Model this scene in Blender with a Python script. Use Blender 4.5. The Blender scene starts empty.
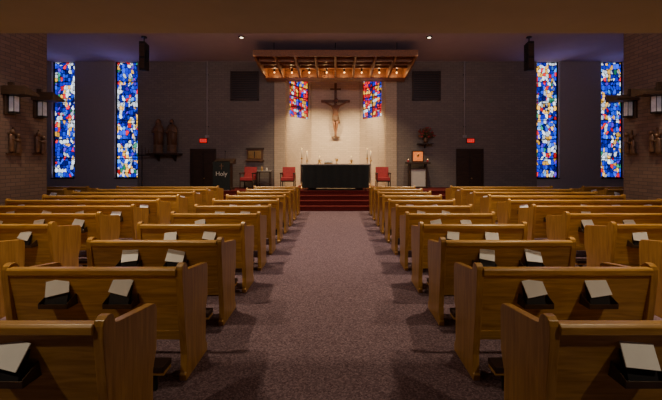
import bpy, bmesh, math, random
from mathutils import Vector, Matrix
random.seed(7)
sc = bpy.context.scene
COL = sc.collection

# ------------------------------------------------------------------ materials
def nmat(name):
    m = bpy.data.materials.new(name); m.use_nodes = True
    nt = m.node_tree
    b = nt.nodes.get('Principled BSDF')
    return m, nt, b
def L(nt, a, b): nt.links.new(a, b)
def N(nt, t, **kw):
    n = nt.nodes.new(t)
    for k, v in kw.items(): setattr(n, k, v)
    return n
def ramp(nt, stops, interp='LINEAR'):
    r = N(nt, 'ShaderNodeValToRGB'); cr = r.color_ramp; cr.interpolation = interp
    while len(cr.elements) > 1: cr.elements.remove(cr.elements[-1])
    cr.elements[0].position = stops[0][0]; cr.elements[0].color = (*stops[0][1], 1)
    for p, c in stops[1:]:
        e = cr.elements.new(p); e.color = (*c, 1)
    return r
def plain(name, col, rough=.6, metal=0, var=.12, scale=12, emis=None, es=0, spec=.4):
    m, nt, b = nmat(name)
    no = N(nt, 'ShaderNodeTexNoise'); no.inputs['Scale'].default_value = scale
    no.inputs['Detail'].default_value = 4
    tc = N(nt, 'ShaderNodeTexCoord'); L(nt, tc.outputs['Object'], no.inputs['Vector'])
    lo = tuple(c*(1-var) for c in col); hi = tuple(min(1, c*(1+var)) for c in col)
    r = ramp(nt, [(.3, lo), (.7, hi)]); L(nt, no.outputs['Fac'], r.inputs['Fac'])
    L(nt, r.outputs['Color'], b.inputs['Base Color'])
    b.inputs['Roughness'].default_value = rough; b.inputs['Metallic'].default_value = metal
    b.inputs['Specular IOR Level'].default_value = spec
    if emis:
        b.inputs['Emission Color'].default_value = (*emis, 1); b.inputs['Emission Strength'].default_value = es
    return m
def wood(name, c1, c2, rough=.38, axis='X', sc_=1.0):
    m, nt, b = nmat(name)
    tc = N(nt, 'ShaderNodeTexCoord'); mp = N(nt, 'ShaderNodeMapping')
    s = {'X': (1.2, 14, 14), 'Z': (14, 14, 1.2), 'Y': (14, 1.2, 14)}[axis]
    mp.inputs['Scale'].default_value = tuple(v*sc_ for v in s)
    oi = N(nt, 'ShaderNodeObjectInfo')
    L(nt, tc.outputs['Object'], mp.inputs['Vector'])
    off = N(nt, 'ShaderNodeMath', operation='MULTIPLY'); L(nt, oi.outputs['Random'], off.inputs[0]); off.inputs[1].default_value = 40
    cbo = N(nt, 'ShaderNodeCombineXYZ'); L(nt, off.outputs[0], cbo.inputs[0]); L(nt, off.outputs[0], cbo.inputs[2])
    L(nt, cbo.outputs[0], mp.inputs['Location'])
    no = N(nt, 'ShaderNodeTexNoise'); no.inputs['Scale'].default_value = 2.2; no.inputs['Detail'].default_value = 7
    no.inputs['Distortion'].default_value = .8
    L(nt, mp.outputs['Vector'], no.inputs['Vector'])
    r = ramp(nt, [(.3, c1), (.5, tuple((a+b_)/2 for a, b_ in zip(c1, c2))), (.7, c2)])
    L(nt, no.outputs['Fac'], r.inputs['Fac'])
    L(nt, r.outputs['Color'], b.inputs['Base Color'])
    b.inputs['Roughness'].default_value = rough
    b.inputs['Specular IOR Level'].default_value = .5
    bp = N(nt, 'ShaderNodeBump'); bp.inputs['Strength'].default_value = .08
    L(nt, no.outputs['Fac'], bp.inputs['Height']); L(nt, bp.outputs['Normal'], b.inputs['Normal'])
    return m
def brick(name, c1, c2, mortar, scale=1.0):
    m, nt, b = nmat(name)
    ge = N(nt, 'ShaderNodeNewGeometry'); sp = N(nt, 'ShaderNodeSeparateXYZ'); L(nt, ge.outputs['Position'], sp.inputs[0])
    ad = N(nt, 'ShaderNodeMath', operation='ADD'); L(nt, sp.outputs[0], ad.inputs[0]); L(nt, sp.outputs[1], ad.inputs[1])
    cb = N(nt, 'ShaderNodeCombineXYZ'); L(nt, ad.outputs[0], cb.inputs[0]); L(nt, sp.outputs[2], cb.inputs[1])
    bt = N(nt, 'ShaderNodeTexBrick'); L(nt, cb.outputs[0], bt.inputs['Vector'])
    bt.inputs['Scale'].default_value = scale
    bt.inputs['Brick Width'].default_value = .26; bt.inputs['Row Height'].default_value = .09
    bt.inputs['Mortar Size'].default_value = .008; bt.inputs['Mortar Smooth'].default_value = .2
    bt.inputs['Color1'].default_value = (*c1, 1); bt.inputs['Color2'].default_value = (*c2, 1)
    bt.inputs['Mortar'].default_value = (*mortar, 1)
    L(nt, bt.outputs['Color'], b.inputs['Base Color'])
    b.inputs['Roughness'].default_value = .85
    bp = N(nt, 'ShaderNodeBump'); bp.inputs['Strength'].default_value = .4; bp.inputs['Distance'].default_value = .01
    bp.invert = True
    L(nt, bt.outputs['Fac'], bp.inputs['Height']); L(nt, bp.outputs['Normal'], b.inputs['Normal'])
    return m
def carpet(name, c1, c2, c3):
    m, nt, b = nmat(name)
    tc = N(nt, 'ShaderNodeTexCoord')
    no = N(nt, 'ShaderNodeTexVoronoi'); no.inputs['Scale'].default_value = 80
    L(nt, tc.outputs['Object'], no.inputs['Vector'])
    n2 = N(nt, 'ShaderNodeTexNoise'); n2.inputs['Scale'].default_value = 110; n2.inputs['Detail'].default_value = 3
    L(nt, tc.outputs['Object'], n2.inputs['Vector'])
    sx = N(nt, 'ShaderNodeSeparateXYZ'); L(nt, no.outputs['Color'], sx.inputs[0])
    mx = N(nt, 'ShaderNodeMath', operation='ADD'); L(nt, sx.outputs[0], mx.inputs[0]); L(nt, n2.outputs['Fac'], mx.inputs[1])
    m2 = N(nt, 'ShaderNodeMath', operation='MULTIPLY'); L(nt, mx.outputs[0], m2.inputs[0]); m2.inputs[1].default_value = .5
    r = ramp(nt, [(.2, c1), (.5, c2), (.8, c3)]); L(nt, m2.outputs[0], r.inputs['Fac'])
    L(nt, r.outputs['Color'], b.inputs['Base Color'])
    b.inputs['Roughness'].default_value = .95; b.inputs['Specular IOR Level'].default_value = .1
    return m
def glass(name, cool, warm, scale=5.5, strength=2.0, seed=0.0, bias=.5):
    m, nt, b = nmat(name)
    ge = N(nt, 'ShaderNodeNewGeometry'); sp = N(nt, 'ShaderNodeSeparateXYZ'); L(nt, ge.outputs['Position'], sp.inputs[0])
    cb = N(nt, 'ShaderNodeCombineXYZ'); L(nt, sp.outputs[0], cb.inputs[0]); L(nt, sp.outputs[2], cb.inputs[1])
    mp = N(nt, 'ShaderNodeMapping'); mp.inputs['Scale'].default_value = (1.3, .85, 1); mp.inputs['Location'].default_value = (seed, seed*2, 0)
    L(nt, cb.outputs[0], mp.inputs[0])
    v1 = N(nt, 'ShaderNodeTexVoronoi', voronoi_dimensions='2D', distance='CHEBYCHEV', feature='F1')
    v2 = N(nt, 'ShaderNodeTexVoronoi', voronoi_dimensions='2D', distance='CHEBYCHEV', feature='F2')
    for v in (v1, v2):
        v.inputs['Scale'].default_value = scale; v.inputs['Randomness'].default_value = .8; L(nt, mp.outputs[0], v.inputs['Vector'])
    df = N(nt, 'ShaderNodeMath', operation='SUBTRACT'); L(nt, v2.outputs['Distance'], df.inputs[0]); L(nt, v1.outputs['Distance'], df.inputs[1])
    ld = N(nt, 'ShaderNodeMath', operation='GREATER_THAN'); L(nt, df.outputs[0], ld.inputs[0]); ld.inputs[1].default_value = .12
    s = N(nt, 'ShaderNodeSeparateXYZ'); L(nt, v1.outputs['Color'], s.inputs[0])
    no = N(nt, 'ShaderNodeTexNoise', noise_dimensions='2D'); no.inputs['Scale'].default_value = 1.7; no.inputs['Detail'].default_value = 1
    L(nt, mp.outputs[0], no.inputs['Vector'])
    jt = N(nt, 'ShaderNodeMath', operation='MULTIPLY_ADD'); L(nt, s.outputs[2], jt.inputs[0]); jt.inputs[1].default_value = .22; L(nt, no.outputs['Fac'], jt.inputs[2])
    pk = N(nt, 'ShaderNodeMath', operation='GREATER_THAN'); L(nt, jt.outputs[0], pk.inputs[0]); pk.inputs[1].default_value = bias+.11
    rc = ramp(nt, cool, 'CONSTANT'); L(nt, s.outputs[0], rc.inputs['Fac'])
    rw = ramp(nt, warm, 'CONSTANT'); L(nt, s.outputs[0], rw.inputs['Fac'])
    mw = N(nt, 'ShaderNodeMix', data_type='RGBA'); L(nt, pk.outputs[0], mw.inputs[0]); L(nt, rc.outputs['Color'], mw.inputs[6]); L(nt, rw.outputs['Color'], mw.inputs[7])
    mu = N(nt, 'ShaderNodeMix', data_type='RGBA'); L(nt, ld.outputs[0], mu.inputs[0])
    mu.inputs[6].default_value = (.002, .002, .004, 1); L(nt, mw.outputs[2], mu.inputs[7])
    br = N(nt, 'ShaderNodeMath', operation='MULTIPLY_ADD'); L(nt, s.outputs[1], br.inputs[0]); br.inputs[1].default_value = strength; br.inputs[2].default_value = strength*.35
    L(nt, mu.outputs[2], b.inputs['Emission Color']); L(nt, br.outputs[0], b.inputs['Emission Strength'])
    b.inputs['Base Color'].default_value = (.02, .02, .03, 1); b.inputs['Roughness'].default_value = .2
    return m

M_OAK = wood('oak_honey', (.32, .158, .028), (.55, .31, .070), .30, 'X')
M_OAKEND = wood('oak_end_grain', (.30, .142, .026), (.50, .27, .062), .30, 'Z')
M_DKWOOD = wood('dark_walnut', (.03, .016, .009), (.065, .034, .018), .45, 'X')
M_MIDWOOD = wood('carved_wood', (.10, .048, .022), (.20, .10, .045), .5, 'Z')
M_CANOPY = wood('canopy_wood', (.15, .056, .020), (.29, .12, .044), .45, 'Y')
M_BLACK = plain('black_metal', (.012, .012, .013), .5)
M_PADDING = plain('kneeler_vinyl', (.035, .018, .016), .55)
M_BRICK = brick('brick_taupe', (.27, .228, .195), (.23, .195, .168), (.175, .152, .135))
M_BRICKSIDE = brick('brick_brown', (.20, .122, .088), (.15, .092, .068), (.095, .065, .052))
M_CREAM = brick('brick_cream', (.64, .52, .37), (.57, .455, .325), (.47, .38, .275))
M_PLASTER = plain('wall_plaster_mauve', (.42, .385, .385), .9, var=.05)
M_CEIL = plain('ceiling_plaster', (.42, .345, .39), .95, var=.03, scale=3)
M_SOFFIT = plain('ceiling_soffit', (.44, .41, .36), .95, var=.03, scale=3)
M_CARPET = carpet('carpet_mauve', (.070, .043, .054), (.140, .092, .110), (.23, .16, .185))
M_REDCARPET = carpet('carpet_red', (.08, .012, .011), (.12, .019, .017), (.16, .028, .025))
M_RED = plain('red_upholstery', (.40, .045, .05), .7)
M_WHITE = plain('white_paper', (.85, .85, .85), .7, var=.03)
M_NAVY = plain('hymnal_cover', (.02, .02, .026), .5)
M_LINEN = plain('altar_linen', (.55, .53, .48), .85, var=.04)
M_ALTARCLOTH = plain('altar_cloth_black', (.012, .016, .015), .85)
M_GOLD = plain('brass', (.75, .48, .16), .28, 1)
M_WAX = plain('candle_wax', (.75, .68, .52), .5, var=.02)
M_FLAME = plain('candle_flame', (1, .6, .2), .5, emis=(1, .6, .2), es=4)
M_LAMP = plain('lamp_lens', (1, .85, .6), .5, emis=(1, .80, .52), es=6)
M_CANLAMP = plain('canopy_lamp_glow', (1, .6, .25), .5, emis=(1, .55, .18), es=2)
M_SCONCE = plain('sconce_glass', (.62, .62, .66), .4, emis=(.8, .82, 1), es=.03)
M_EXIT = plain('exit_sign_red', (.5, .02, .02), .4, emis=(1, .02, .015), es=.8)
M_FLESH = plain('corpus_carving', (.26, .12, .06), .55)
M_STATUE = plain('statue_painted_wood', (.18, .105, .06), .6, var=.25, scale=6)
M_BRONZE = plain('bronze_relief', (.15, .08, .045), .45, .3, var=.3)
M_LEAF = plain('dried_flowers', (.22, .10, .05), .8, var=.5, scale=30)
M_LEAF2 = plain('foliage', (.06, .09, .03), .8, var=.4, scale=30)
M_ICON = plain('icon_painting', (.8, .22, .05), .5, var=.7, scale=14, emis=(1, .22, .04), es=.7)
BL = (.003, .012, .48); BL2 = (.008, .06, .82); DB = (.002, .004, .16); WH = (.72, .82, .95); YE = (1, .50, .05); RD = (.75, .012, .02); CY = (.05, .26, .85); VI = (.08, .02, .50); GR = (.02, .22, .12)
M_GLASSBLUE = glass('stained_glass_blue', [(0, DB), (.12, BL), (.34, BL2), (.48, DB), (.58, BL), (.70, CY), (.76, BL2), (.85, VI), (.90, WH), (.95, RD)],
                    [(0, WH), (.22, BL2), (.30, YE), (.46, WH), (.57, BL), (.66, RD), (.74, YE), (.84, GR), (.90, WH)], 6.6, 2.0, 3.1, .525)
M_GLASSRED = glass('stained_glass_red', [(0, RD), (.22, BL), (.36, RD), (.5, VI), (.6, RD), (.75, BL2), (.85, YE), (.92, DB)],
                   [(0, YE), (.2, RD), (.4, WH), (.55, BL2), (.65, RD), (.8, YE)], 8.0, 1.7, 9.3, .50)

# ------------------------------------------------------------------ mesh builder
class B:
    def __init__(s): s.bm = bmesh.new(); s.mats = []
    def mi(s, m):
        if m not in s.mats: s.mats.append(m)
        return s.mats.index(m)
    def _tag(s, verts, m, smooth=False):
        i = s.mi(m); fs = set()
        for v in verts:
            for f in v.link_faces: fs.add(f)
        for f in fs: f.material_index = i; f.smooth = smooth
    def box(s, x0, x1, y0, y1, z0, z1, m, mat=None):
        M = Matrix.Translation(((x0+x1)/2, (y0+y1)/2, (z0+z1)/2)) @ Matrix.Diagonal((abs(x1-x0), abs(y1-y0), abs(z1-z0), 1))
        if mat is not None: M = mat @ M
        r = bmesh.ops.create_cube(s.bm, size=1, matrix=M); s._tag(r['verts'], m)
    def cyl(s, p0, p1, r0, r1, m, seg=16, smooth=True):
        p0 = Vector(p0); p1 = Vector(p1); d = p1-p0
        M = Matrix.Translation((p0+p1)/2) @ d.to_track_quat('Z', 'Y').to_matrix().to_4x4()
        r = bmesh.ops.create_cone(s.bm, cap_ends=True, segments=seg, radius1=r0, radius2=r1, depth=d.length, matrix=M)
        s._tag(r['verts'], m, smooth)
    def sph(s, c, r, m, sx=1, sy=1, sz=1, seg=14):
        M = Matrix.Translation(c) @ Matrix.Diagonal((sx, sy, sz, 1))
        q = bmesh.ops.create_uvsphere(s.bm, u_segments=seg, v_segments=max(6, seg*2//3), radius=r, matrix=M); s._tag(q['verts'], m, True)
    def prism(s, poly, x0, x1, m, mat=None):     # poly in (y,z)
        a = [Vector((x0, p[0], p[1])) for p in poly]; b = [Vector((x1, p[0], p[1])) for p in poly]
        if mat is not None: a = [mat @ v for v in a]; b = [mat @ v for v in b]
        va = [s.bm.verts.new(v) for v in a]; vb = [s.bm.verts.new(v) for v in b]
        i = s.mi(m); n = len(poly)
        fs = [s.bm.faces.new(va), s.bm.faces.new(vb[::-1])]
        for k in range(n): fs.append(s.bm.faces.new((va[k], vb[k], vb[(k+1) % n], va[(k+1) % n])))
        for f in fs: f.material_index = i
    def lathe(s, c, prof, m, seg=20, sx=1, sy=1, fold=0, nf=9):   # prof [(r,z)]
        c = Vector(c); rings = []
        for r, z in prof:
            rings.append([s.bm.verts.new(c+Vector((sx*r*(1+fold*math.cos(nf*t)*(1 if z < prof[-1][1]*.7 else .3))*math.cos(t), sy*r*(1+fold*math.cos(nf*t))*math.sin(t), z)))
                          for t in [2*math.pi*k/seg for k in range(seg)]])
        i = s.mi(m)
        for a, b in zip(rings, rings[1:]):
            for k in range(seg):
                f = s.bm.faces.new((a[k], a[(k+1) % seg], b[(k+1) % seg], b[k])); f.material_index = i; f.smooth = True
        for q in (rings[0][::-1], rings[-1]):
            f = s.bm.faces.new(q); f.material_index = i
    def mesh(s, name):
        bmesh.ops.recalc_face_normals(s.bm, faces=s.bm.faces[:])
        me = bpy.data.meshes.new(name); s.bm.to_mesh(me); s.bm.free()
        for m in s.mats: me.materials.append(m)
        return me
    def obj(s, name, loc=(0, 0, 0), rz=0, bevel=0, parent=None):
        return place(s.mesh(name), name, loc, rz, bevel, parent)
def place(me, name, loc=(0, 0, 0), rz=0, bevel=0, parent=None):
    o = bpy.data.objects.new(name, me); COL.objects.link(o)
    o.location = loc; o.rotation_euler = (0, 0, rz)
    if parent: o.parent = parent
    if bevel:
        bv = o.modifiers.new('bevel', 'BEVEL'); bv.width = bevel; bv.segments = 2; bv.limit_method = 'ANGLE'; bv.angle_limit = .6
        bv.harden_normals = False
    return o
def empty(name, loc=(0, 0, 0), rz=0):
    o = bpy.data.objects.new(name, None); COL.objects.link(o); o.location = loc; o.rotation_euler = (0, 0, rz); o.empty_display_size = .2
    return o
def skinobj(name, pts, edges, rad, m, parent=None, loc=(0, 0, 0), sub=2):
    me = bpy.data.meshes.new(name); me.from_pydata(pts, edges, []); me.materials.append(m)
    o = place(me, name, loc, 0, 0, parent)
    o.modifiers.new('skin', 'SKIN')
    for i, r in enumerate(rad):
        d = me.skin_vertices[0].data[i]; d.radius = (r, r) if not isinstance(r, tuple) else r
        d.use_root = (i == 0)
    o.modifiers['skin'].use_smooth_shade = True
    su = o.modifiers.new('sub', 'SUBSURF'); su.levels = sub; su.render_levels = sub
    return o

# ------------------------------------------------------------------ dimensions
FW = 15.0      # front wall
CZ = 6.0       # main ceiling height
LZ = 3.6       # low ceiling height (under the gallery)
LY = 5.0       # edge of the low ceiling
SX = 7.7       # nave side wall
TX = 12.8      # transept side wall
TY = 9.4

b = B(); b.box(-TX-.3, TX+.3, -3.3, 17.3, -.2, 0, M_CARPET); b.obj('floor')
b = B(); b.box(-TX-.3, TX+.3, LY, 17.3, CZ, CZ+.2, M_CEIL); b.obj('ceiling')
b = B(); b.box(-SX-.3, SX+.3, -3.3, LY, LZ, LZ+.2, M_SOFFIT); b.obj('ceiling_gallery_soffit')
b = B(); b.box(-SX, SX, LY-.2, LY, LZ+.2, CZ, M_PLASTER); b.obj('wall_gallery')
b = B(); b.box(-SX-.3, -SX, -3, TY, 0, CZ, M_BRICKSIDE); b.obj('wall_left')
b = B(); b.box(SX, SX+.3, -3, TY, 0, CZ, M_BRICKSIDE); b.obj('wall_right')
b = B(); b.box(-SX-.3, SX+.3, -3.3, -3, 0, LZ, M_SOFFIT); b.obj('wall_rear')
b = B(); b.box(-TX, -SX-.3, TY-.3, TY, 0, CZ, M_BRICKSIDE); b.obj('wall_left_return')
b = B(); b.box(SX+.3, TX, TY-.3, TY, 0, CZ, M_BRICKSIDE); b.obj('wall_right_return')
b = B(); b.box(-TX-.3, -TX, TY-.3, FW+.3, 0, CZ, M_PLASTER); b.obj('wall_left_transept')
b = B(); b.box(TX, TX+.3, TY-.3, FW+.3, 0, CZ, M_PLASTER); b.obj('wall_right_transept')
wins = [(-12.1, -11.12), (-9.42, -8.44), (8.58, 9.54), (11.32, 12.30)]
b = B()
for s in (-1, 1):
    ws = sorted([w for w in wins if w[0]*s > 0], key=lambda w: abs(w[0]))
    inner = 2.6*s
    for w in ws:
        a, c = (w[1], w[0]) if s < 0 else (w[0], w[1])
        b.box(inner, a, FW, FW+.3, 0, CZ, M_PLASTER if abs(inner) > 8 else M_BRICK)
        b.box(a, c, FW, FW+.3, 0, 1.03, M_PLASTER)
        inner = c
    b.box(inner, s*TX, FW, FW+.3, 0, CZ, M_PLASTER)
b.obj('wall_front')
b = B()
b.box(-2.6, -2.13, FW-.04, FW+.3, 0, CZ, M_CREAM); b.box(2.13, 2.6, FW-.04, FW+.3, 0, CZ, M_CREAM)
AY = 16.8; AX = 1.15
b.box(-AX, AX, AY, AY+.2, 0, CZ, M_CREAM)
b.obj('wall_apse')
for s, nm in ((-1, 'left'), (1, 'right')):
    p0 = Vector((2.13*s, 15.3, 0)); p1 = Vector((AX*s, AY, 0)); d = p1-p0; Ln = d.length
    ang = math.atan2(d.y, d.x); M = Matrix.Translation(p0) @ Matrix.Rotation(ang, 4, 'Z')
    b = B(); t0, t1 = .12*Ln, .90*Ln; th = (0, -.2) if s > 0 else (0, .2)
    ya, yb = min(th), max(th)
    for (a, c, z0, z1) in ((0, t0, 0, CZ), (t1, Ln+.1, 0, CZ), (t0, t1, 0, 3.72), (t0, t1, 5.62, CZ)):
        b.box(a, c, ya, yb, z0, z1, M_CREAM, M)
    b.obj('wall_apse_'+nm)
    g = B(); ym = .08*(-s)
    g.box(t0, t1, ym-.01, ym+.01, 3.72, 5.62, M_GLASSRED, M)
    for k in range(5):
        z = 3.72+1.9*k/4; g.box(t0, t1, ym-.03, ym+.03, z-.02, z+.02, M_BLACK, M)
    for t in (t0+.02, (t0+t1)/2, t1-.02): g.box(t-.02, t+.02, ym-.03, ym+.03, 3.72, 5.62, M_BLACK, M)
    g.obj('window_%d' % (5 if s < 0 else 6))
for i, w in enumerate(wins):
    g = B(); y = FW+.14
    g.box(w[0], w[1], y-.01, y+.01, 1.03, CZ, M_GLASSBLUE)
    for k in range(7):
        z = 1.05+(CZ-1.08)*k/6; g.box(w[0], w[1], y-.035, y+.035, z-.018, z+.018, M_BLACK)
    for x in (w[0]+.025, w[1]-.025): g.box(x-.025, x+.025, y-.04, y+.04, 1.03, CZ, M_BLACK)
    g.box(w[0]-.0, w[1]+.0, FW-.05, FW+.1, 1.0, 1.04, M_BLACK)
    g.obj('window_%d' % (i+1))

b = B(); b.box(-TX, -4.9, FW-.03, FW, 0, .12, M_DKWOOD); b.obj('baseboard_front_left')
b = B(); b.box(4.9, TX, FW-.03, FW, 0, .12, M_DKWOOD); b.obj('baseboard_front_right')

# chancel platform with steps
PZ = .64
b = B()
for k in range(4):
    y0 = 12.4+.3*k
    b.box(-4.85, 4.85, y0, FW-.04 if k == 3 else y0+.3, 0, .16*(k+1), M_REDCARPET)
    b.box(-4.85, 4.85, y0-.015, y0+.02, .16*(k+1)-.035, .16*(k+1)+.004, M_REDCARPET)
b.box(-2.12, 2.12, FW-.04, 15.3, 0, PZ, M_REDCARPET)
b.obj('chancel_platform_floor')
b = B()
vs = [(-2.1, 15.3), (2.1, 15.3), (AX, AY), (-AX, AY)]
va = [b.bm.verts.new((x, y, 0)) for x, y in vs]; vb = [b.bm.verts.new((x, y, PZ)) for x, y in vs]
b.mi(M_REDCARPET); b.bm.faces.new(va[::-1]); b.bm.faces.new(vb)
for k in range(4): b.bm.faces.new((va[k], va[(k+1) % 4], vb[(k+1) % 4], vb[k]))
b.obj('apse_floor')

# ------------------------------------------------------------------ pews
def end_poly():
    p = [(.07, 0), (.54, 0), (.54, .06), (.50, .12), (.50, .40), (.545, .52), (.55, .76)]
    for k in range(5):
        a = k/4*math.pi/2; p.append((.50+.05*math.cos(a), .78+.06*math.sin(a)))
    p += [(.13, .895), (.10, .905)]
    for k in range(6):
        a = k/5*math.pi; p.append((.045+.05*math.cos(a), .925+.045*math.sin(a)))
    p += [(-.005, .86), (.03, .55), (.085, .2), (.08, .06), (.06, .05)]
    return p
def pew_mesh(name, Lg):
    b = B(); h = Lg/2; t = .055
    for x0, x1 in ((-h, -h+t), (h-t, h)): b.prism(end_poly(), x0, x1, M_OAKEND)
    i0, i1 = -h+t-.005, h-t+.005
    b.prism([(.0, .90), (.03, .90), (.135, .34), (.105, .34)], i0, i1, M_OAK)
    b.prism([(-.02, .885), (-.022, .925), (-.01, .94), (.04, .94), (.05, .925), (.045, .885)], i0, i1, M_OAK)
    b.prism([(.085, .40), (.10, .32), (.145, .32), (.135, .40)], i0, i1, M_OAK)
    b.prism([(.11, .42), (.11, .455), (.50, .475), (.525, .465), (.525, .44), (.50, .435)], i0, i1, M_OAK)
    b.box(i0, i1, .46, .485, .35, .44, M_OAK)
    n = max(1, round(Lg/1.6))
    for k in range(1, n):
        x = -h+Lg*k/n; b.prism([(.10, 0), (.46, 0), (.46, .44), (.11, .44)], x-.02, x+.02, M_OAKEND)
    b.box(i0+.05, i1-.05, -.11, .03, .17, .215, M_PADDING)
    b.box(i0+.05, i1-.05, -.10, .02, .145, .17, M_OAK)
    for x in (i0+.15, i1-.15):
        b.box(x-.02, x+.02, -.06, .12, .11, .145, M_BLACK); b.box(x-.02, x+.02, -.06, -.03, .0, .12, M_BLACK)
    if Lg < 2: xs = [-.26, .24]
    else:
        nb = max(2, round(Lg/.66)); xs = [-h+Lg*(k+.5)/nb for k in range(nb)]
    for x in xs:
        b.box(x-.115, x+.115, -.06, .06, .640, .650, M_DKWOOD)
        b.prism([(-.068, .640), (-.060, .640), (-.064, .680), (-.072, .680)], x-.115, x+.115, M_DKWOOD)
        for s in (-.115, .107): b.prism([(-.065, .640), (.05, .640), (.03, .73), (-.07, .685)], x+s, x+s+.008, M_DKWOOD)
    me = b.mesh(name)
    return me, xs
def book_mesh(kind):
    # dark hymnal with a white leaflet tucked slanting in front of it
    b = B()
    T = Matrix.Rotation(math.radians(-16), 4, 'X')
    b.box(-.08, .08, -.012, .016, 0, .155, M_NAVY, T); b.box(-.075, .075, -.009, .013, .004, .158, M_WHITE, T)
    ry, rx, h0, h1, w = [(.12, -.22, -.075, .06, .09), (-.13, -.18, -.07, .06, .085), (.2, -.12, -.055, .07, .08), (-.2, -.2, -.06, .06, .085)][kind]
    S = T @ Matrix.Translation((0, -.02, .14)) @ Matrix.Rotation(ry, 4, 'Y') @ Matrix.Rotation(rx, 4, 'X')
    b.box(-w, w, -.003, .003, h0, h1, M_WHITE, S)
    return b.mesh('hymnal')
books = [book_mesh(k) for k in range(4)]
def pews(x0, x1, D, cache={}):
    Lg = round(abs(x1-x0), 3)
    if Lg not in cache: cache[Lg] = pew_mesh('church_pew', Lg)
    me, xs = cache[Lg]
    o = place(me, 'church_pew', ((x0+x1)/2, D, 0), 0, .006)
    for x in xs:
        if random.random() < .8 or D < 5:
            place(random.choice(books), 'hymnal', (x+random.uniform(-.03, .03), -.028, .653), random.uniform(-.15, .15), 0, o)
AC = -.03
for n in range(11):
    D = 1.85+.95*n
    for s in (-1, 1):
        pews(AC+s*1.17, AC+s*2.61, D)
        pews(AC+s*3.75, AC+s*7.05, D)
        if D > 9.7: pews(s*8.0, s*11.3, D)

# ------------------------------------------------------------------ canopy over the altar
cz = 5.30; cy0, cy1 = 12.3, 14.75; cw = 2.88
b = B()
b.box(-cw, cw, cy0, cy1, cz+.26, cz+.32, M_CANOPY)
b.box(-cw, cw, cy0-.03, cy0+.03, cz+.12, cz+.34, M_CANOPY); b.box(-cw, cw, cy1-.05, cy1, cz-.22, cz+.3, M_CANOPY)
b.box(-cw+.05, cw-.05, cy1-.55, cy1-.05, cz-.20, cz-.17, M_CANOPY)
nb_ = 8
for k in range(nb_+1):
    x = -cw+.04+(2*cw-.08)*k/nb_
    b.prism([(cy0, cz+.12), (cy0+.7, cz-.02), (cy1, cz-.22), (cy1, cz+.28), (cy0, cz+.28)], x-.03, x+.03, M_CANOPY)
for k in range(nb_):
    x = -cw+.04+(2*cw-.08)*(k+.5)/nb_
    b.cyl((x, cy1-.45, cz+.08), (x, cy1-.45, cz+.26), .04, .04, M_BLACK, 12)
    b.sph((x, cy1-.45, cz+.06), .035, M_CANLAMP)
    for yy in (.5, .95, 1.4): b.box(x-.31, x+.31, cy0+yy, cy0+yy+.05, cz+.08, cz+.26, M_CANOPY)
for x in (-2.2, 0, 2.2):
    for y in (cy0+.3, cy1-.3): b.cyl((x, y, cz+.3), (x, y, CZ), .012, .012, M_BLACK, 8)
b.obj('suspended_wooden_canopy')

# ------------------------------------------------------------------ altar
al = empty('altar', (0, 13.75, PZ))
b = B()
b.box(-1.30, 1.30, -.38, .38, .93, 1.0, M_DKWOOD)
b.box(-1.05, 1.05, -.28, .28, .0, .06, M_DKWOOD)
for x in (-1.05, .75): b.box(x, x+.3, -.26, .26, .06, .93, M_DKWOOD)
b.obj('altar_table', parent=al, bevel=.01)
b = B()
b.box(-1.34, 1.34, -.40, .40, 1.0, 1.012, M_LINEN)
for s in (-1, 1): b.box(s*1.33-.008, s*1.33+.008, -.40, .40, .28, 1.0, M_LINEN)
b.box(-1.32, 1.32, -.412, -.402, .975, 1.01, M_LINEN)
b.obj('altar_linen_cloth', parent=al)
b = B()
seg = 60
for k in range(seg):
    x0 = -1.27+2.54*k/seg; x1 = x0+2.54/seg
    f = lambda x: -.42-.012*math.cos(x*22)
    q = [b.bm.verts.new(v) for v in ((x0, f(x0), .10), (x1, f(x1), .10), (x1, f(x1), .97), (x0, f(x0), .97))]
    b.mi(M_ALTARCLOTH); b.bm.faces.new(q)
b.obj('altar_frontal', parent=al)
for x in (-.62, .62):
    b = B(); b.lathe((0, 0, 0), [(.11, 0), (.11, .015), (.04, .03), (.035, .09), (.08, .12), (.08, .14), (.012, .15)], M_GOLD, 16)
    b.cyl((0, 0, .135), (0, 0, .26), .022, .022, M_WAX); b.lathe((0, 0, .26), [(.004, 0), (.012, .015), (.008, .03), (.001, .05)], M_FLAME, 8)
    b.obj('altar_candle', (x, 0, 1.012), parent=al)
b = B(); b.lathe((0, 0, 0), [(.06, 0), (.05, .01), (.012, .03), (.012, .09), (.05, .12), (.06, .20), (.055, .2)], M_GOLD, 18); b.obj('chalice', (.05, .05, 1.012), parent=al)
b = B(); b.prism([(-.10, .0), (.1, .0), (.12, .10), (-.12, .03)], -.16, .16, M_GOLD); b.box(-.15, .15, -.11, .11, .08, .09, M_LINEN, Matrix.Rotation(.3, 4, 'X')); b.obj('missal_stand', (-.28, .05, 1.012), parent=al)

def candlestick(x, y, h):
    b = B()
    b.lathe((0, 0, 0), [(.13, 0), (.13, .02), (.05, .05), (.018, .09), (.016, h*.5), (.03, h*.5+.02), (.016, h*.5+.05), (.014, h-.06), (.05, h-.03), (.05, h)], M_GOLD, 16)
    b.cyl((0, 0, h), (0, 0, h+.35), .022, .02, M_WAX); b.lathe((0, 0, h+.35), [(.004, 0), (.013, .015), (.008, .035), (.001, .055)], M_FLAME, 8)
    b.obj('processional_candlestick', (x, y, PZ))
candlestick(-1.38, 14.45, 1.25); candlestick(1.30, 14.45, 1.25); candlestick(-1.2, 14.8, 1.15); candlestick(1.48, 14.8, 1.15)

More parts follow.
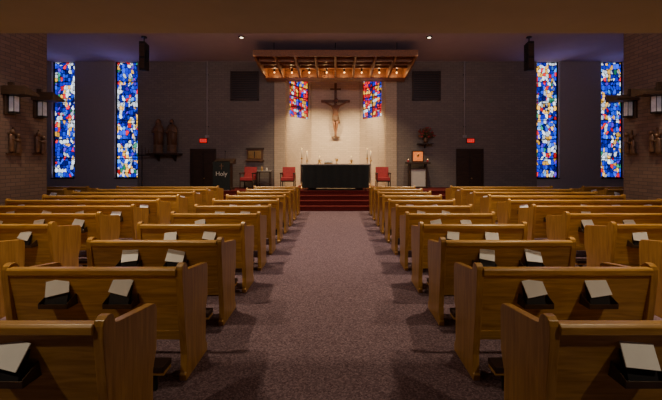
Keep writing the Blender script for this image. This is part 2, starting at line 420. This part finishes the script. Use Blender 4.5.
# ------------------------------------------------------------------ armchairs
def armchair(x, y, rz=0):
    b = B()
    for sx in (-.26, .26):
        b.cyl((sx, -.24, 0), (sx, -.24, .60), .02, .022, M_DKWOOD, 10); b.cyl((sx, .26, 0), (sx, .22, .62), .022, .022, M_DKWOOD, 10)
        b.box(sx-.035, sx+.035, -.28, .24, .60, .645, M_DKWOOD)
        b.box(sx-.015, sx+.015, -.24, .24, .30, .36, M_DKWOOD)
    b.box(-.25, .25, -.27, .24, .34, .46, M_RED); b.box(-.24, .24, -.25, .22, .29, .34, M_DKWOOD)
    b.box(-.26, .26, .0, .09, .0, .42, M_RED, Matrix.Translation((0, .19, .46)) @ Matrix.Rotation(-.15, 4, 'X'))
    b.obj('red_armchair', (x, y, PZ), rz, .025)
armchair(-1.92, 14.25); armchair(1.92, 14.25); armchair(-3.55, 14.35, -.1)

# ------------------------------------------------------------------ crucifix
cr = empty('crucifix', (0, AY-.12, 0))
b = B()
b.box(-.06, .06, 0, .07, 2.9, 5.45, M_MIDWOOD); b.box(-.68, .68, -.01, .06, 4.53, 4.65, M_MIDWOOD)
b.box(-.26, .26, .01, .05, 5.12, 5.20, M_MIDWOOD); b.box(-.2, .2, -.06, .05, 2.86, 2.91, M_MIDWOOD)
b.box(-.03, .03, .05, .12, 3.3, 3.36, M_BLACK); b.box(-.03, .03, .05, .12, 5.0, 5.06, M_BLACK)
b.obj('cross_beams', parent=cr, bevel=.008)
pts = [(0, -.12, 3.95), (0, -.13, 4.15), (0, -.14, 4.38), (0, -.13, 4.50), (.015, -.16, 4.60),
       (-.17, -.12, 4.44), (-.36, -.09, 4.55), (-.58, -.06, 4.67), (.17, -.12, 4.44), (.36, -.09, 4.55), (.58, -.06, 4.67),
       (-.085, -.12, 3.88), (-.07, -.20, 3.55), (-.03, -.12, 3.20), (.085, -.12, 3.88), (.07, -.20, 3.55), (.03, -.12, 3.20), (-.03, -.17, 3.08), (.03, -.17, 3.08)]
ed = [(0, 1), (1, 2), (2, 3), (3, 4), (2, 5), (5, 6), (6, 7), (2, 8), (8, 9), (9, 10), (0, 11), (11, 12), (12, 13), (0, 14), (14, 15), (15, 16), (13, 17), (16, 18)]
rd = [.12, .105, .13, .05, .05, .055, .042, .025, .055, .042, .025, .085, .06, .032, .085, .06, .032, .025, .025]
skinobj('corpus_body', pts, ed, rd, M_FLESH, cr, (0, 0, -.1))
b = B()
b.sph((.03, -.18, 4.68), .085, M_FLESH, .85, .95, 1.2); b.sph((.03, -.155, 4.71), .092, M_DKWOOD, .95, .9, 1.15)
b.cyl((.035, -.262, 4.665), (.033, -.25, 4.70), .014, .006, M_FLESH, 8); b.sph((.035, -.22, 4.61), .045, M_DKWOOD, 1, .8, 1.1)
for s in (-1, 1):
    b.sph((.03+.03*s, -.25, 4.70), .008, M_BLACK)
    b.box(s*.60-.035, s*.60+.035, -.08, -.05, 4.66, 4.71, M_FLESH)
    for k in range(4): b.cyl((s*.63, -.065, 4.668+.013*k), (s*(.69-.006*abs(k-1.5)), -.09, 4.672+.014*k), .007, .005, M_FLESH, 6)
    b.cyl((s*.61, -.08, 4.66), (s*.64, -.1, 4.635), .008, .006, M_FLESH, 6)
b.lathe((0, -.13, 3.72), [(.14, 0), (.155, .08), (.15, .2), (.13, .27)], M_STATUE, 24, 1.1, .85, .06, 7)
b.cyl((.12, -.16, 3.95), (.17, -.14, 3.62), .035, .05, M_STATUE)
b.obj('corpus_head_and_cloth', (0, 0, -.1), parent=cr)

# ------------------------------------------------------------------ statues
def statue(name, x, female):
    st = empty(name, (x, FW-.28, 2.08))
    b = B()
    b.lathe((0, 0, 0), [(.20, 0), (.20, .05), (.17, .05), (.19, .10), (.165, .45), (.15, .75), (.16, .95), (.17, 1.08), (.12, 1.17), (.05, 1.21)], M_STATUE, 36, 1.05, .75, .05, 8)
    b.lathe((0, .02, .35), [(.19, 0), (.185, .3), (.20, .55), (.2, .72), (.14, .82), (.06, .86)], M_MIDWOOD, 28, 1.08, .8, .04, 6)
    if female: b.lathe((0, .02, 1.02), [(.17, 0), (.14, .15), (.115, .25), (.11, .34), (.07, .41), (.01, .43)], M_MIDWOOD, 20, .95, .9)
    b.obj('robe', parent=st)
    b = B(); b.cyl((0, 0, 1.18), (0, 0, 1.27), .045, .04, M_FLESH)
    b.sph((0, -.035, 1.32), .085, M_FLESH, .85, .95, 1.18)
    if not female:
        b.sph((0, 0, 1.345), .09, M_DKWOOD, .95, .95, 1.05); b.sph((0, -.08, 1.255), .05, M_DKWOOD, 1, .7, 1.1)
    b.cyl((0, -.125, 1.30), (0, -.112, 1.345), .014, .006, M_FLESH, 8)
    for s in (-1, 1): b.sph((.03*s, -.108, 1.34), .008, M_BLACK, seg=8)
    b.box(-.02, .02, -.118, -.105, 1.275, 1.282, M_DKWOOD)
    b.obj('head', parent=st)
    pts = [(0, 0, 1.08), (-.16, -.01, 1.06), (-.20, -.08, .85), (-.05, -.19, .93), (.16, -.01, 1.06), (.20, -.08, .85), (.05, -.19, .97)]
    skinobj('arms', pts, [(0, 1), (1, 2), (2, 3), (0, 4), (4, 5), (5, 6)], [.06, .07, .06, .032, .07, .06, .032], M_STATUE, st)
    b = B()
    for s in (-1, 1):
        b.sph((s*.035, -.205, .96), .03, M_FLESH, .8, .5, 1.2)
        for k in range(4): b.cyl((s*(.02+.012*k), -.21, .97), (s*(.010+.008*k), -.22, 1.03-.006*k), .008, .006, M_FLESH, 6)
        b.cyl((s*.02, -.2, .95), (s*.005, -.225, .985), .008, .007, M_FLESH, 6)
    b.obj('hands', parent=st)
    return st
statue('holy_woman_statue', -7.42, True); statue('holy_man_statue', -6.85, False)
b = B(); b.box(-7.8, -6.5, FW-.5, FW, 2.02, 2.08, M_DKWOOD)
for x in (-7.5, -6.8): b.prism([(FW-.4, 2.02), (FW, 2.02), (FW, 1.75), (FW-.06, 1.75)], x-.03, x+.03, M_DKWOOD)
b.obj('statue_wall_shelf', bevel=.008)
b = B()
b.cyl((0, 0, 0), (0, 0, .03), .18, .18, M_BLACK); b.cyl((0, 0, .03), (0, 0, 2.0), .02, .02, M_BLACK)
b.box(-.3, .3, -.02, .02, 1.98, 2.02, M_BLACK)
for k in range(5):
    x = -.28+.14*k; h = .12+.08*(2-abs(k-2)); b.cyl((x, 0, 2.0), (x, 0, 2.0+h), .012, .012, M_BLACK, 8); b.cyl((x, 0, 2.0+h), (x, 0, 2.12+h), .018, .018, M_BRONZE, 8)
b.obj('branched_candle_stand', (-8.0, FW-.45, 0))

# ------------------------------------------------------------------ wall fittings
for i, (x, w) in enumerate(((-5.63, .94), (5.71, 1.0))):
    b = B(); h = 2.2
    b.box(-w/2-.08, -w/2, -.06, 0, 0, h+.08, M_DKWOOD); b.box(w/2, w/2+.08, -.06, 0, 0, h+.08, M_DKWOOD); b.box(-w/2, w/2, -.06, 0, h, h+.08, M_DKWOOD)
    b.box(-w/2, w/2, -.03, 0, 0, h, M_DKWOOD)
    for s in (-1, 1):
        for z0, z1 in ((.2, 1.0), (1.15, 2.05)): b.box(s*w/4-w*.17, s*w/4+w*.17, -.042, -.03, z0, z1, M_DKWOOD)
    b.box(-.01, .01, -.045, -.03, 0, h, M_BLACK)
    b.cyl((.06, -.05, 1.02), (.06, -.09, 1.02), .02, .028, M_GOLD)
    b.obj('door_%d' % (i+1), (x, FW-.001, 0), 0, .004)
for x in (-5.62, 5.74):
    b = B(); b.box(-.17, .17, -.05, 0, -.10, .10, M_BLACK); b.box(-.15, .15, -.056, -.05, -.08, .08, M_EXIT)
    for k, l in enumerate('EXIT'):
        c = -.105+.07*k; W = .02; z0, z1 = -.05, .05
        f0, f1 = -.06, -.056
        if l == 'E':
            b.box(c-W, c-W+.01, f0, f1, z0, z1, M_WHITE)
            for z in (z0, -.005, z1-.01): b.box(c-W, c+W, f0, f1, z, z+.01, M_WHITE)
        elif l == 'X':
            for a in (.38, -.38): b.box(-.005, .005, f0, f1, -.053, .053, M_WHITE, Matrix.Translation((c, 0, 0)) @ Matrix.Rotation(a, 4, 'Y'))
        elif l == 'I': b.box(c-.005, c+.005, f0, f1, z0, z1, M_WHITE)
        else:
            b.box(c-.005, c+.005, f0, f1, z0, z1, M_WHITE); b.box(c-W, c+W, f0, f1, z1-.01, z1, M_WHITE)
    b.obj('exit_sign', (x, FW-.001, 2.62))
for x in (-3.86, 3.86):
    b = B(); b.box(-.58, .58, -.05, 0, -.6, .6, M_BLACK)
    for k in range(12): b.box(-.54, .54, -.075, -.05, -.55+.095*k, -.50+.095*k, M_DKWOOD)
    b.box(-.60, -.54, -.08, 0, -.62, .62, M_DKWOOD); b.box(.54, .60, -.08, 0, -.62, .62, M_DKWOOD); b.box(-.6, .6, -.08, 0, .57, .62, M_DKWOOD); b.box(-.6, .6, -.08, 0, -.62, -.57, M_DKWOOD)
    b.obj('organ_grille_panel', (x, FW-.001, 4.95))
for x in (-5.45, 5.48):
    b = B(); b.cyl((0, -.06, 2.75), (0, -.06, CZ), .028, .028, M_PLASTER, 10)
    for z in (3.2, 4.3, 5.4): b.box(-.05, .05, -.06, 0, z, z+.04, M_BLACK)
    b.box(-.07, .07, -.1, 0, 2.74, 2.86, M_PLASTER); b.obj('wall_conduit_pipe', (x, FW, 0))
for x in (-6.52, 6.60):
    b = B()
    b.cyl((0, 0, .9), (0, 0, 1.17), .02, .02, M_BLACK, 8)
    b.prism([(-.14, 0), (.14, .03), (.14, .92), (-.14, .98)], -.10, .10, M_BLACK)
    b.box(-.14, -.10, -.03, .03, .3, .7, M_BLACK); b.box(.10, .14, -.03, .03, .3, .7, M_BLACK)
    b.box(-.085, .085, -.148, -.14, .08, .40, M_DKWOOD); b.box(-.085, .085, -.148, -.14, .48, .9, M_DKWOOD)
    b.cyl((0, 0, 1.13), (0, 0, 1.17), .09, .09, M_BLACK)
    b.obj('ceiling_hung_loudspeaker', (x, 12.0, 4.83), 0, .01)

for s in (-1, 1):
    for y in (8.30, 9.1):
        b = B()
        b.box(0, .05, -.14, .14, -.05, .62, M_DKWOOD)
        b.prism([(-.20, .40), (.20, .40), (.20, .46), (-.20, .60)], 0.0, .56, M_DKWOOD)
        b.prism([(-.03, .46), (.03, .46), (.03, .72), (-.03, .72)], 0.0, .12, M_DKWOOD)
        b.box(.07, .19, -.07, .07, .02, .38, M_SCONCE)
        for x in (.06, .185):
            for yy in (-.08, .07): b.box(x, x+.015, yy, yy+.012, .0, .40, M_BLACK)
        b.box(.05, .21, -.08, .08, -.02, .02, M_BLACK)
        b.obj('wall_lantern_sconce', (s*(SX-.001), y, 2.92), 0 if s < 0 else math.pi, .005)
    for j, y in enumerate((5.9, 6.75, 7.6, 8.40, 9.12)):
        b = B()
        b.lathe((.065, -.09, 0), [(.07, 0), (.06, .2), (.065, .36), (.03, .42)], M_BRONZE, 16, .6, 1)
        b.sph((.08, -.09, .47), .05, M_BRONZE, 1, .85, 1.15, 12)
        b.lathe((.07, .09, -.03), [(.08, 0), (.06, .15), (.065, .3), (.03, .36)], M_BRONZE, 16, .6, 1)
        b.sph((.08, .07, .38), .048, M_BRONZE, 1, .85, 1.15, 12)
        b.cyl((.09, -.12, .30), (.12, .08, .24), .025, .02, M_BRONZE, 8)
        b.box(.0, .03, -.015, .015, -.05, .58, M_BRONZE); b.box(.01, .04, -.15, .15, .42, .45, M_BRONZE)
        b.box(0, .03, -.18, .18, -.06, -.03, M_BRONZE)
        b.obj('station_of_the_cross_relief', (s*(SX-.003), y, 2.0), 0 if s < 0 else math.pi, .004)

def downlight(x, y, z):
    b = B()
    b.lathe((0, 0, -.03), [(.085, .0), (.10, .0), (.105, .03), (.085, .03)], M_BLACK, 20)
    b.cyl((0, 0, -.034), (0, 0, -.030), .055, .055, M_LAMP, 20)
    b.obj('recessed_downlight', (x, y, z))

# ------------------------------------------------------------------ lectern with banner
le = empty('lectern', (-4.35, 13.75, PZ))
b = B()
b.box(-.35, .35, -.25, .25, 0, .08, M_DKWOOD); b.box(-.28, .28, -.16, .2, .08, 1.0, M_DKWOOD)
b.prism([(-.3, 1.0), (.28, 1.0), (.28, 1.22), (-.3, 1.04)], -.38, .38, M_DKWOOD)
b.box(-.25, .25, -.14, .14, -.01, .01, M_DKWOOD, Matrix.Translation((0, 0, 1.16)) @ Matrix.Rotation(.3, 4, 'X'))
b.cyl((.0, .1, 1.15), (.08, -.1, 1.5), .008, .008, M_BLACK, 8); b.sph((.08, -.1, 1.5), .025, M_BLACK)
b.obj('lectern_stand', parent=le, bevel=.01)
b = B(); b.box(-.33, .33, -.325, -.31, .02, 1.1, M_ALTARCLOTH)
for k in range(22): b.box(-.32+.029*k, -.305+.029*k, -.322, -.314, 0.0, .03, M_LINEN)
b.obj('banner_cloth', parent=le)
cu = bpy.data.curves.new('banner_lettering', 'FONT'); cu.body = 'Holy'; cu.size = .23; cu.align_x = 'CENTER'; cu.extrude = .003
cu.materials.append(M_LINEN); to = bpy.data.objects.new('banner_lettering', cu); COL.objects.link(to); to.parent = le
to.location = (0, -.33, .56); to.rotation_euler = (math.pi/2, 0, 0)
b = B(); b.box(-.012, .012, -.335, -.326, .80, 1.02, M_MIDWOOD); b.box(-.08, .08, -.335, -.326, .92, .94, M_MIDWOOD); b.obj('banner_cross', parent=le)

b = B(); b.box(-.38, .38, -.16, 0, -.03, .03, M_MIDWOOD); b.box(-.33, .33, -.12, 0, .03, .46, M_MIDWOOD); b.box(-.27, .27, -.135, -.12, .08, .41, M_GOLD)
b.box(-.02, .02, -.145, -.135, .1, .38, M_DKWOOD); b.prism([(-.15, .46), (0, .46), (0, .54), (-.15, .50)], -.37, .37, M_DKWOOD)
b.obj('wall_reliquary_cabinet', (-3.42, FW-.001, 1.78), 0, .006)
b = B(); b.box(-.28, .28, -.2, .2, .66, .70, M_DKWOOD); b.box(-.29, .29, -.21, .21, .70, .708, M_LINEN)
for x in (-.24, .24):
    for y in (-.16, .16): b.box(x-.02, x+.02, y-.02, y+.02, 0, .66, M_DKWOOD)
b.box(-.24, .24, -.16, .16, .2, .22, M_DKWOOD)
b.lathe((-.1, 0, .708), [(.03, 0), (.05, .05), (.04, .12), (.015, .16), (.02, .2)], M_GOLD, 14); b.lathe((.1, 0, .708), [(.03, 0), (.045, .05), (.035, .1), (.02, .13)], M_LINEN, 14)
b.obj('credence_table', (-2.95, 14.6, PZ), 0, .004)

b = B()
b.box(-.48, .48, -.26, .2, 1.0, 1.07, M_DKWOOD); b.box(-.40, .40, -.2, .18, 0, .06, M_DKWOOD)
for x in (-.36, .30): b.box(x, x+.06, -.18, .16, .06, 1.0, M_DKWOOD)
b.box(-.30, .30, -.14, .14, .06, .78, M_LINEN); b.box(-.34, .34, -.18, .18, .78, .82, M_DKWOOD)
b.obj('shrine_console_table', (3.42, FW-.32, PZ), 0, .008)
b = B(); b.box(-.25, .25, -.03, .03, 0, .48, M_DKWOOD); b.box(-.20, .20, -.036, -.03, .05, .43, M_ICON); b.sph((0, -.04, .28), .05, M_GOLD, 1, .2, 1.2); b.prism([(-.05, 0), (.14, 0), (.14, .02), (-.05, .02)], -.12, .12, M_DKWOOD)
b.obj('icon_painting_on_stand', (3.42, FW-.36, PZ+1.07))
for x in (3.02, 3.82):
    b = B(); b.lathe((0, 0, 0), [(.035, 0), (.045, .02), (.045, .10), (.04, .10)], M_RED, 12); b.lathe((0, 0, .09), [(.004, 0), (.012, .015), (.001, .05)], M_FLAME, 8); b.obj('votive_candle', (x, FW-.4, PZ+1.07))
b = B()
b.lathe((0, 0, 0), [(.05, 0), (.09, .06), (.10, .14), (.06, .22), (.075, .25)], M_BRONZE, 18)
for k in range(120):
    a = random.uniform(0, math.pi*2); el = random.uniform(.15, 1.5); r = random.uniform(.24, .48)
    d = Vector((math.cos(a)*math.cos(el), math.sin(a)*math.cos(el)*.45, math.sin(el)*.95))
    p0 = Vector((0, 0, .22)); p1 = p0+d*r
    b.cyl(p0, p1, .005, .003, M_LEAF2, 5)
    b.sph(p1, random.uniform(.018, .038), M_LEAF if k % 3 else M_RED, 1, .8, 1.1, 6)
b.obj('dried_flower_arrangement', (3.78, FW-.26, 2.50))
b = B(); b.box(-.3, .3, -.36, 0, -.04, 0, M_DKWOOD); b.prism([(-.28, -.04), (0, -.04), (0, -.2), (-.03, -.2)], -.02, .02, M_DKWOOD); b.obj('flower_wall_shelf', (3.78, FW-.001, 2.50))

# ------------------------------------------------------------------ lights
def spot(name, loc, target, E, col, size=110, blend=.6, rad=.06):
    l = bpy.data.lights.new(name, 'SPOT'); l.energy = E; l.color = col; l.spot_size = math.radians(size); l.spot_blend = blend; l.shadow_soft_size = rad
    o = bpy.data.objects.new(name, l); COL.objects.link(o); o.location = loc
    o.rotation_euler = (Vector(target)-Vector(loc)).to_track_quat('-Z', 'Y').to_euler()
    return o
WARM = (1, .80, .54)
for s in (-1, 1):
    for y, e in ((.6, 190), (3.4, 250)):
        downlight(s*3.1, y, LZ); spot('gallery_downlight_lamp', (s*3.1, y, LZ-.05), (s*2.9, y+.2, 0), e, WARM, 128, .8)
    for y, e in ((6.2, 1250), (9.1, 1200), (12.0, 850)):
        downlight(s*3.2, y, CZ); spot('nave_downlight_lamp', (s*3.2, y, CZ-.05), (s*3.0, y, 0), e, WARM, 88, .9)
    for y, e in ((7.0, 600), (10.5, 260)):
        downlight(s*6.2, y, CZ); spot('side_downlight_lamp', (s*6.2, y, CZ-.05), (s*6.2, y, 0), e, WARM, 92, .9)
for x in (-1.6, 0, 1.6):
    spot('canopy_lamp', (x, 13.2, cz-.12), (x*.8, 13.9, 0), 220, (1, .72, .42), 100, .6)
for x in (-1.2, 1.2):
    spot('apse_wash_lamp', (x, 14.4, cz-.30), (x*.6, 16.8, 1.5), 880, (1, .74, .44), 80, .9)
for k in range(nb_):
    x = -cw+.04+(2*cw-.08)*(k+.5)/nb_
    l = bpy.data.lights.new('canopy_bay_lamp', 'POINT'); l.energy = 9; l.color = (1, .6, .24); l.shadow_soft_size = .03
    o = bpy.data.objects.new('canopy_bay_lamp', l); COL.objects.link(o); o.location = (x, cy1-.45, cz-.02)
for wv in wins:
    xm = (wv[0]+wv[1])/2
    spot('window_daylight_glow', (xm, FW-.25, 4.6), (xm*.9, FW-2.0, 6.2), 28, (.30, .30, 1.0), 130, 1.0, .2)

def area(name, loc, target, E, col, sx, sy):
    l = bpy.data.lights.new(name, 'AREA'); l.energy = E; l.color = col; l.shape = 'RECTANGLE'; l.size = sx; l.size_y = sy
    o = bpy.data.objects.new(name, l); COL.objects.link(o); o.location = loc
    o.rotation_euler = (Vector(target)-Vector(loc)).to_track_quat('-Z', 'Y').to_euler()
area('gallery_front_added_fill', (0, LY+.05, 4.9), (0, FW, 4.0), 140, (.95, .80, .92), 13, .6)  # added ambient fill, unseen on the gallery face; there is no cove fitting

w = bpy.data.worlds.new('world'); sc.world = w; w.use_nodes = True
w.node_tree.nodes['Background'].inputs[0].default_value = (.05, .05, .08, 1); w.node_tree.nodes['Background'].inputs[1].default_value = .3

# ------------------------------------------------------------------ camera
cam = bpy.data.cameras.new('camera'); co = bpy.data.objects.new('camera', cam); COL.objects.link(co)
co.location = (.02, 0, 1.8); co.rotation_euler = (math.pi/2, 0, 0)
cam.sensor_width = 36; cam.lens = 352/662*36; cam.shift_x = -5/662; cam.shift_y = -40/662
cam.clip_start = .05
sc.camera = co
